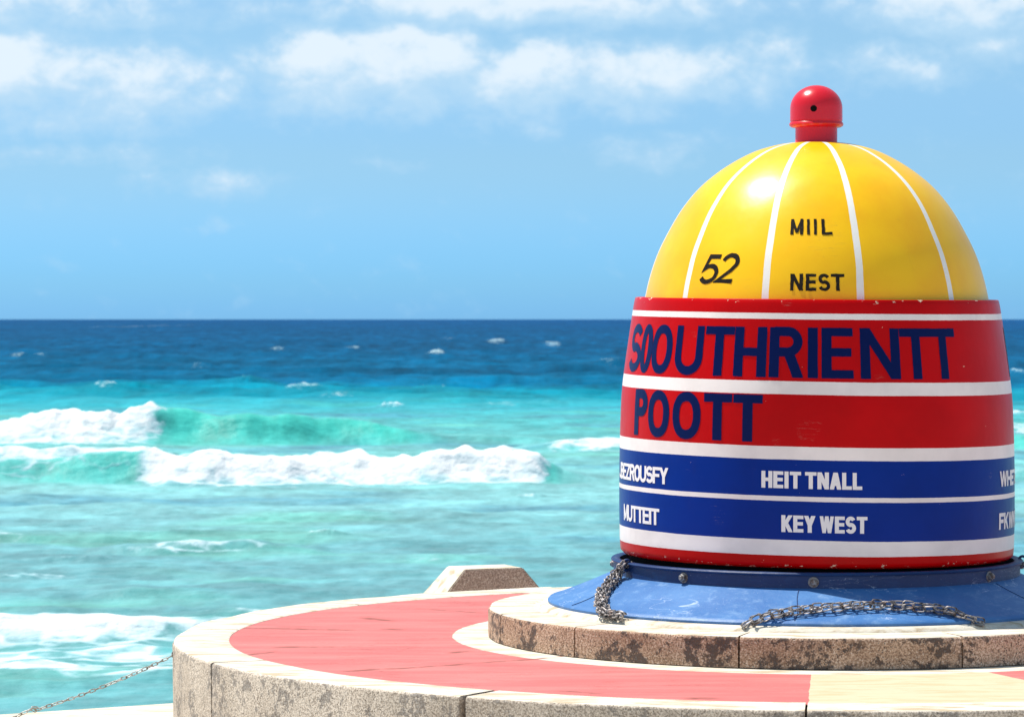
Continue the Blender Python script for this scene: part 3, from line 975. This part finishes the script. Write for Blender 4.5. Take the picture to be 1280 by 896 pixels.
def glyph(bm, ch, a0, a1, zb, zt, w_, Rf, lift=.0016, slant=0.0, wv=None, wob=0.0):
    """letter filling the box from angle a0 to a1 (degrees) and height zb..zt"""
    Rm = float(Rf((zb + zt) / 2))
    W_ = R(a1 - a0) * Rm; Hh = zt - zb
    wv = wv or w_
    iw = max(W_ - wv, 1e-4); ih = Hh - w_

    def mp(p): return (wv / 2 + p[0] * iw, w_ / 2 + p[1] * ih)

    def surf(q, lf):
        u, v = q
        u = u + slant * (v - Hh / 2)
        z = zb + v
        if wob: u += wob * mnoise.noise(Vector((u * 60, v * 60, a0))); z += wob * mnoise.noise(Vector((u * 60, v * 60, a0 + 9)))
        a = R(a0) + u / Rm
        r = float(Rf(z)) + lf
        x, y = r * math.sin(a), -r * math.cos(a)
        return (x, y, z + float(shear(x, y, z)))
    k = 0
    for s_ in G[ch]:
        lf = lift + .00025 * k; k += 1
        if s_[0] in 'sb':
            (x0, y0), (x1, y1) = mp(s_[1:3]), mp(s_[3:5])
            vert = abs(x1 - x0) < 1e-9
            ww = wv if vert else w_
            d = np.array([x1 - x0, y1 - y0]); L_ = np.linalg.norm(d); d = d / max(L_, 1e-9)
            e = (w_ if vert else wv) / 2 if s_[0] == 's' else 0
            p0 = np.array([x0, y0]) - d * e; p1 = np.array([x1, y1]) + d * e
            # keep inside the box
            pts = [p0 + (p1 - p0) * q / 10 for q in range(11)]
            Lp, Rp = stroke_poly(pts, ww)
        elif s_[0] == 'd':
            (x0, y0), (x1, y1) = mp(s_[1:3]), mp(s_[3:5])
            hw = wv * (.42 if ch in 'WM' else .54)
            if s_[2] in (0, 1): y0 += (w_ / 2) * (1 if s_[2] == 1 else -1)
            if s_[4] in (0, 1): y1 += (w_ / 2) * (1 if s_[4] == 1 else -1)
            Lp, Rp = [], []
            for q in range(13):
                t_ = q / 12
                x = x0 + (x1 - x0) * t_; y = y0 + (y1 - y0) * t_
                Lp.append((x - hw, y)); Rp.append((x + hw, y))
            Lp = [(min(max(x, 0), W_), y) for x, y in Lp]; Rp = [(min(max(x, 0), W_), y) for x, y in Rp]
        else:
            pts = [mp(p) for p in s_[1]]
            if s_[0] == 'p' and ch in 'UJ':
                pts[0] = (pts[0][0], Hh); 
                if ch == 'U': pts[-1] = (pts[-1][0], Hh)
            Lp, Rp = stroke_poly(pts, (w_ + wv) / 2, s_[0] == 'c')
        prev = None
        sub = 3
        rows = []
        for q in range(len(Lp)):
            row = [bm.verts.new(surf((Lp[q][0] + (Rp[q][0] - Lp[q][0]) * s / sub, Lp[q][1] + (Rp[q][1] - Lp[q][1]) * s / sub), lf)) for s in range(sub + 1)]
            rows.append(row)
        for q in range(len(rows) - 1):
            for s in range(sub):
                f = bm.faces.new((rows[q][s], rows[q][s + 1], rows[q + 1][s + 1], rows[q + 1][s]))
                f.normal_update()
                c_ = f.calc_center_median()
                if f.normal.dot(Vector((c_.x, c_.y, 0))) < 0: f.normal_flip()


def letter_mat(name, col, worn, amt, rough=.35):
    m, n = material(name)
    co = n.obj()
    f = n.noise(co, 45, 4, .65)
    c = n.mix(n.ramp(f, .56, .72, 0, amt), col, worn)
    n.out(c, rough, n.bump(n.noise(co, 9, 3, .5), .1, .01), spec=.12)
    return m


M_navy = letter_mat('navy_letter_paint', (.0, .006, .070), (.0, .012, .10), .5)
M_wlet = letter_mat('white_letter_paint', (.82, .81, .80), (.45, .50, .66), .35)
M_black = letter_mat('black_letter_paint', (.018, .014, .010), (.10, .07, .02), .55)


def word(name, letters, Rf, mat, parent, **kw):
    bm = bmesh.new()
    for it in letters:
        ch, a0, a1, zb, zt, w_ = it[:6]
        glyph(bm, ch, a0, a1, zb, zt, w_, Rf, wv=(it[6] if len(it) > 6 else None), **kw)
    bmesh.ops.remove_doubles(bm, verts=bm.verts, dist=1e-6)
    o = put(name, bm, mat, parent, 60)
    return o


# first line
def phi_of(x, r):
    a = 0.0
    for _ in range(60):
        q = ((x - 640) / F_PX * (CY - r * math.cos(a)) - CX) / r
        a = a * .3 + .7 * math.asin(max(-.9985, min(.9985, q)))
    return math.degrees(a)


L1 = [(ch, phi_of(x0, .925), phi_of(x1, .925)) for ch, x0, x1 in
      [('S', 786, 800), ('O', 799, 813), ('O', 812.5, 838.5), ('U', 842, 877.5), ('T', 879, 916), ('H', 916.5, 957.5), ('R', 961, 1004),
       ('I', 1009.5, 1022.5), ('E', 1027, 1067), ('N', 1076, 1126), ('T', 1126.5, 1166.5), ('T', 1164, 1197)]]
o = word('lettering', [(ch, a, b, 1.268, 1.498, .038, .046) for ch, a, b in L1], body_R, M_navy, body_o, wob=.0012)
o['label'] = 'navy lettering SOOUTHRIENTT'
L2 = [(ch, phi_of(x0, .948), phi_of(x1, .948)) for ch, x0, x1 in
      [('P', 793, 809), ('O', 809.5, 836.5), ('O', 840, 876), ('T', 879, 914.5), ('T', 916, 953)]]
o = word('lettering', [(ch, a, b, .968, 1.186, .040, .049) for ch, a, b in L2], body_R, M_navy, body_o, wob=.0012)
o['label'] = 'navy lettering POOTT'
L2b = [('N', 77.5, 91), ('O', 94, 106), ('R', 108, 119), ('T', 120, 131), ('H', 132, 143)]
o = word('lettering', [(ch, a, b, 1.268, 1.498, .044, .052) for ch, a, b in L2b], body_R, M_navy, body_o)
o['label'] = 'navy lettering at the right edge of the red band'


def spread(text, a0, a1, zb, zt, w_, ww, gap=.12, wid=None):
    wid = wid or {}
    ws = [wid.get(ch, {'I': .42, 'W': 1.35, 'M': 1.15, ' ': .45, 'L': .85, '.': .4, 'E': .9, 'F': .9}.get(ch, 1.0)) for ch in text]
    tot = sum(ws) + gap * (len(ws) - 1)
    u = (a1 - a0) / tot
    out = []; a = a0
    for ch, wd in zip(text, ws):
        if ch != ' ': out.append((ch, a, a + wd * u, zb, zt, w_, ww))
        a += (wd + gap) * u
    return out


def zfront(y, phi=0.0, r=.95):
    """height of a pixel row on the marker's skin at an angle from the front"""
    d = CY - r * math.cos(R(phi))
    return CAM_Z - (y - 399) / F_PX * d


q = lambda x: phi_of(x, .953)
for txt, xa, xb in (('HEIT', 952, 1001.5), ('TNALL', 1006.5, 1078)):
    o = word('lettering', spread(txt, q(xa), q(xb), .758, .836, .0160, .0185, .08), body_R, M_wlet, body_o)
    o['label'] = 'white lettering ' + txt
for txt, xa, xb in (('KEY', 977, 1019.5), ('WEST', 1024.5, 1084.5)):
    o = word('lettering', spread(txt, q(xa), q(xb), .556, .634, .0160, .0185, .06), body_R, M_wlet, body_o)
    o['label'] = 'white lettering ' + txt
o = word('lettering', spread('JBEZROUSFY', -87, -51.3, .747, .825, .0145, .019, -.08), body_R, M_wlet, body_o)
o['label'] = 'white lettering at the left edge of the upper blue band'
o = word('lettering', spread('MUTTEIT', -79, -55.2, .550, .628, .0145, .019, -.08), body_R, M_wlet, body_o)
o['label'] = 'white lettering at the left edge of the lower blue band'
o = word('lettering', spread('WHETEN', q(1250), 87, .758, .831, .017, .020, .04), body_R, M_wlet, body_o)
o['label'] = 'white lettering at the right edge of the upper blue band'
o = word('lettering', spread('FKWNTEA', q(1249), 89, .556, .634, .017, .020, .04), body_R, M_wlet, body_o)
o['label'] = 'white lettering at the right edge of the lower blue band'
# dome
qa = lambda x: phi_of(x, .735)
o = word('lettering', [(ch, qa(x0), qa(x1), 1.922, 1.995, .0125, wv - .0015) for ch, x0, x1, wv in (('M', 987, 1003.5, .0165), ('I', 1008, 1012, .0145), ('I', 1017, 1021, .0145), ('L', 1027, 1040.5, .0165))],
         dome_R, M_black, dome_o, lift=.002, wob=.002, slant=-.03)
o['label'] = 'black lettering MIIL'
qb = lambda x: phi_of(x, .82)
o = word('lettering', [(ch, qb(x0), qb(x1), 1.666, 1.744, .0140, .0160) for ch, x0, x1 in (('N', 987.5, 1003.5), ('E', 1007, 1020), ('S', 1022.5, 1038), ('T', 1039, 1056))],
         dome_R, M_black, dome_o, lift=.002, wob=.002)
o['label'] = 'black lettering NEST'
qc = lambda x: phi_of(x, .79)
o = word('lettering', [('5', qc(878), qc(900), 1.692, 1.832, .020, .022), ('2', qc(899), qc(923), 1.698, 1.838, .020, .022)], dome_R, M_black, dome_o, lift=.002, slant=.20, wob=.002)
o['label'] = 'black slanted number 52'

# ------------------------------------------------------------------ chains
M_chain, n = material('dark_galvanised_chain')
co = n.obj()
f = n.noise(co, 38, 3, .65)
c = n.mix(n.ramp(f, .38, .60), (.05, .045, .045), (.42, .38, .36))
c = n.mix(n.ramp(n.noise(co, 21, 3, .6), .56, .68, 0, .6), c, (.20, .10, .06))
n.out(c, .5, n.bump(n.noise(co, 120, 2, .6), .3, .002), metallic=.35)
M_thin, n = material('pale_galvanised_chain')
co = n.obj()
c = n.mix(n.ramp(n.noise(co, 30, 3, .6), .4, .62), (.62, .63, .60), (.30, .27, .22))
n.out(c, .55, metallic=.3)


def add_link(bm, pos, tan, up, L_, W_, rw, seg=12, rs=6):
    tan = tan.normalized(); side = tan.cross(up).normalized(); nrm = side.cross(tan).normalized()
    st = (L_ - W_) / 2
    path = []
    for k in range(seg):
        a = 2 * math.pi * k / seg
        cx, cy = math.cos(a) * W_ / 2, math.sin(a) * W_ / 2
        path.append((cx + (st if cx > 0 else -st), cy))
    rings = []
    for k in range(seg):
        p = path[k]; q = path[(k + 1) % seg]; o_ = path[(k - 1) % seg]
        t2 = Vector((q[0] - o_[0], q[1] - o_[1])).normalized()
        out2 = Vector((t2.y, -t2.x))
        c3 = pos + tan * p[0] + side * p[1]
        o3 = tan * out2.x + side * out2.y
        rings.append([bm.verts.new(c3 + (o3 * math.cos(2 * math.pi * j / rs) + nrm * math.sin(2 * math.pi * j / rs)) * rw) for j in range(rs)])
    for k in range(seg):
        A, B = rings[k], rings[(k + 1) % seg]
        for j in range(rs):
            bm.faces.new((A[j], A[(j + 1) % rs], B[(j + 1) % rs], B[j]))


def resample(pts, step):
    P_ = [Vector(p) for p in pts]
    dense = []
    for i in range(len(P_) - 1):
        p0 = P_[max(i - 1, 0)]; p1 = P_[i]; p2 = P_[i + 1]; p3 = P_[min(i + 2, len(P_) - 1)]
        for k in range(30):
            t = k / 30
            dense.append(.5 * ((2 * p1) + (p2 - p0) * t + (2 * p0 - 5 * p1 + 4 * p2 - p3) * t * t + (3 * p1 - p0 - 3 * p2 + p3) * t**3))
    dense.append(P_[-1])
    out = [dense[0]]; acc = 0
    for a, b in zip(dense, dense[1:]):
        d = (b - a).length
        while acc + d >= step:
            f_ = (step - acc) / d
            a = a.lerp(b, f_); out.append(a.copy()); d = (b - a).length; acc = 0
        acc += d
    return out


def chain_mesh(paths, L_, W_, rw, seed=0, upf=None, jitter=0):
    bm = bmesh.new(); rnd = random.Random(seed)
    for pts in paths:
        rs_ = resample(pts, L_ - 2.1 * rw)
        for i in range(len(rs_) - 1):
            tan = rs_[min(i + 1, len(rs_) - 1)] - rs_[max(i - 1, 0)]
            up = upf(rs_[i]) if upf else Vector((0, 0, 1))
            q = Matrix.Rotation(R((45 if i % 2 else -45) + rnd.uniform(-22, 22)), 3, tan.normalized())
            add_link(bm, rs_[i] + Vector((rnd.uniform(-1, 1), rnd.uniform(-1, 1), rnd.uniform(-1, 1))) * jitter, tan, q @ up, L_, W_, rw)
    return bm


def on_skirt(phi, r, lift):
    """a point on the blue skirt (or the plinth beyond it) in world space"""
    z = float(skirt_z(r)) if r < 1.30 else PLZ + .01
    if r > 1.34: z = PLZ
    a = R(phi)
    return Vector((CX + r * math.sin(a), CY - r * math.cos(a), z + lift))


def strands(center, n_str, rad, turns, upv, total=40):
    cs = resample(center, .012)
    out = []
    for s in range(n_str):
        pts = []
        for i, p in enumerate(cs[::3]):
            j = i * 3
            tan = (cs[min(j + 1, len(cs) - 1)] - cs[max(j - 1, 0)]).normalized()
            side = tan.cross(Vector((0, 0, 1))).normalized(); nn = side.cross(tan).normalized()
            ph = 2 * math.pi * (s / n_str + turns * j / len(cs))
            pts.append(p + side * math.cos(ph) * rad + nn * math.sin(ph) * rad * .55)
        out.append(pts)
    return out


def chain_obj(name, bm, mat, label, cat, group=None):
    vs = [v.co for v in bm.verts]
    cxm = sum((v for v in vs), Vector()) / len(vs); cxm.z = min(v.z for v in vs)
    bmesh.ops.transform(bm, matrix=Matrix.Translation(-cxm), verts=bm.verts)
    o = mesh_obj(name, bm, mat, None, 60, cxm)
    tag(o, label, cat, group)
    return o


# left chain hangs from the ring and lies down the skirt
c1 = [Vector((CX + .995 * math.sin(R(-69.5)), CY - .995 * math.cos(R(-69.5)), .365)),
      Vector((CX + 1.02 * math.sin(R(-71.5)), CY - 1.02 * math.cos(R(-71.5)), .325)),
      on_skirt(-67.5, 1.09, .028), on_skirt(-63.5, 1.17, .026), on_skirt(-59.0, 1.235, .026), on_skirt(-55.5, 1.285, .024), on_skirt(-51.2, 1.335, .028), on_skirt(-47, 1.34, .028), on_skirt(-44.5, 1.335, .028)]
chain_obj('bundled_chain', chain_mesh(strands(c1, 5, .024, 1.3, None), .034, .022, .0038, 3, jitter=.002), M_chain,
          'short bunched chain hanging from the blue ring at the marker\'s left side', 'chain', 'chains on the blue skirt')
# middle chain arches over the front of the skirt
c2 = [on_skirt(-18.5, 1.325, .018), on_skirt(-15.5, 1.29, .020), on_skirt(-10, 1.235, .022), on_skirt(-4, 1.20, .022), on_skirt(3, 1.175, .022), on_skirt(10, 1.175, .022), on_skirt(18, 1.20, .022),
      on_skirt(23.5, 1.255, .022), on_skirt(28.5, 1.31, .020), on_skirt(33, 1.335, .016)]
chain_obj('draped_chain', chain_mesh(strands(c2, 3, .019, 3.2, None), .056, .030, .0036, 5, jitter=.001), M_chain,
          'long rusty chain draped in an arch across the front of the blue skirt', 'chain', 'chains on the blue skirt')
c3 = [Vector((CX + .995 * math.sin(R(84)), CY - .995 * math.cos(R(84)), .345)), Vector((CX + 1.04 * math.sin(R(85)), CY - 1.04 * math.cos(R(85)), .352)),
      on_skirt(84, 1.10, .05), on_skirt(82, 1.16, .03), on_skirt(78, 1.22, .025), on_skirt(72, 1.27, .025), on_skirt(66, 1.32, .02)]
chain_obj('looped_chain', chain_mesh(strands(c3, 2, .014, 2.0, None), .05, .03, .005, 9), M_chain,
          'dark chain looping off the right side of the blue ring at the picture edge', 'chain', 'chains on the blue skirt')
# chain lugs welded on the ring
for a in (-69.5, 84.0):
    bm = bmesh.new()
    add_link(bm, Vector((.992 * math.sin(R(a)), -.992 * math.cos(R(a)), .362)), Vector((0, 0, 1)), Vector((math.cos(R(a)), math.sin(R(a)), 0)), .05, .034, .0065, 16, 8)
    put('chain_lug', bm, M_ring, ring_o, 60)

# thin chain from the platform to a ground eye beyond the frame
ax = (218 - 640) / F_PX * 15.45
p0 = Vector((ax, 15.45, CAM_Z - (818 - 399) / F_PX * 15.45))
p1 = Vector(((25 - 640) / F_PX * 15.0, 15.0, CAM_Z - (893 - 399) / F_PX * 15.0))
p2 = Vector((-3.6, 14.2, -.93))
pts = []
for k in range(13):
    t = k / 12
    p = p0.lerp(p1, t); p.z -= .022 * 4 * t * (1 - t) * .9
    pts.append(p)
pts += [p1.lerp(p2, .5) - Vector((0, 0, .02)), p2]
chain_obj('guard_chain', chain_mesh([pts], .034, .014, .0026, 12), M_thin,
          'thin sagging galvanised chain running down from the platform\'s left wall', 'chain')
bm = bmesh.new()
a = math.atan2(p0.x - CX, -(p0.y - CY))
lp = Vector((p0.x - CX, p0.y - CY, p0.z - GZ))
add_link(bm, lp + Vector((.012, 0, .0)), Vector((1, 0, 0)), Vector((0, 1, 0)), .05, .03, .004, 16, 8)
mesh_obj('eye_bolt', bm, M_bolt, plat, 60)

# ------------------------------------------------------------------ slanted block behind the platform
def build_block():
    D0 = 20.2
    sc = D0 / F_PX
    hx = .20
    # front top edge from x=579..656, rows about 713..708
    bm = bmesh.new()
    zt = CAM_Z - (710.5 - 399) * sc
    wt = .385; dt = .30; sl_ = .145
    def P4(w0, w1, y0, y1, z): return [bm.verts.new(v) for v in ((w0, y0, z), (w1, y0, z), (w1, y1, z), (w0, y1, z))]
    hgt = [zt - GZ, zt - GZ - .20, 0]
    top = P4(-wt / 2, wt / 2, 0, dt, hgt[0])
    mid = P4(-wt / 2 - .175, wt / 2 + .175, -.012, dt + .05, hgt[1])
    bot = P4(-wt / 2 - .175, wt / 2 + .175, -.012, dt + .05, hgt[2])
    bm.faces.new(top)
    for A, B in ((mid, top), (bot, mid)):
        for i in range(4):
            j = (i + 1) % 4
            bm.faces.new((A[i], A[j], B[j], B[i]))
    bm.faces.new(bot[::-1])
    bmesh.ops.recalc_face_normals(bm, faces=bm.faces)
    bmesh.ops.bevel(bm, geom=[e for e in bm.edges], offset=.006, segments=2, affect='EDGES')
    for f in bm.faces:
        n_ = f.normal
        f.material_index = 0 if (n_.z > .5 or n_.x < -.4) else 1  # left slope gets the pale top colour: its sunlit look is painted in
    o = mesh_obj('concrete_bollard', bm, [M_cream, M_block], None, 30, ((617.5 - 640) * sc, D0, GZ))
    o.rotation_euler.z = R(22)
    tag(o, 'squat concrete block with sloping ends and white top, behind the round platform', 'bollard')


build_block()
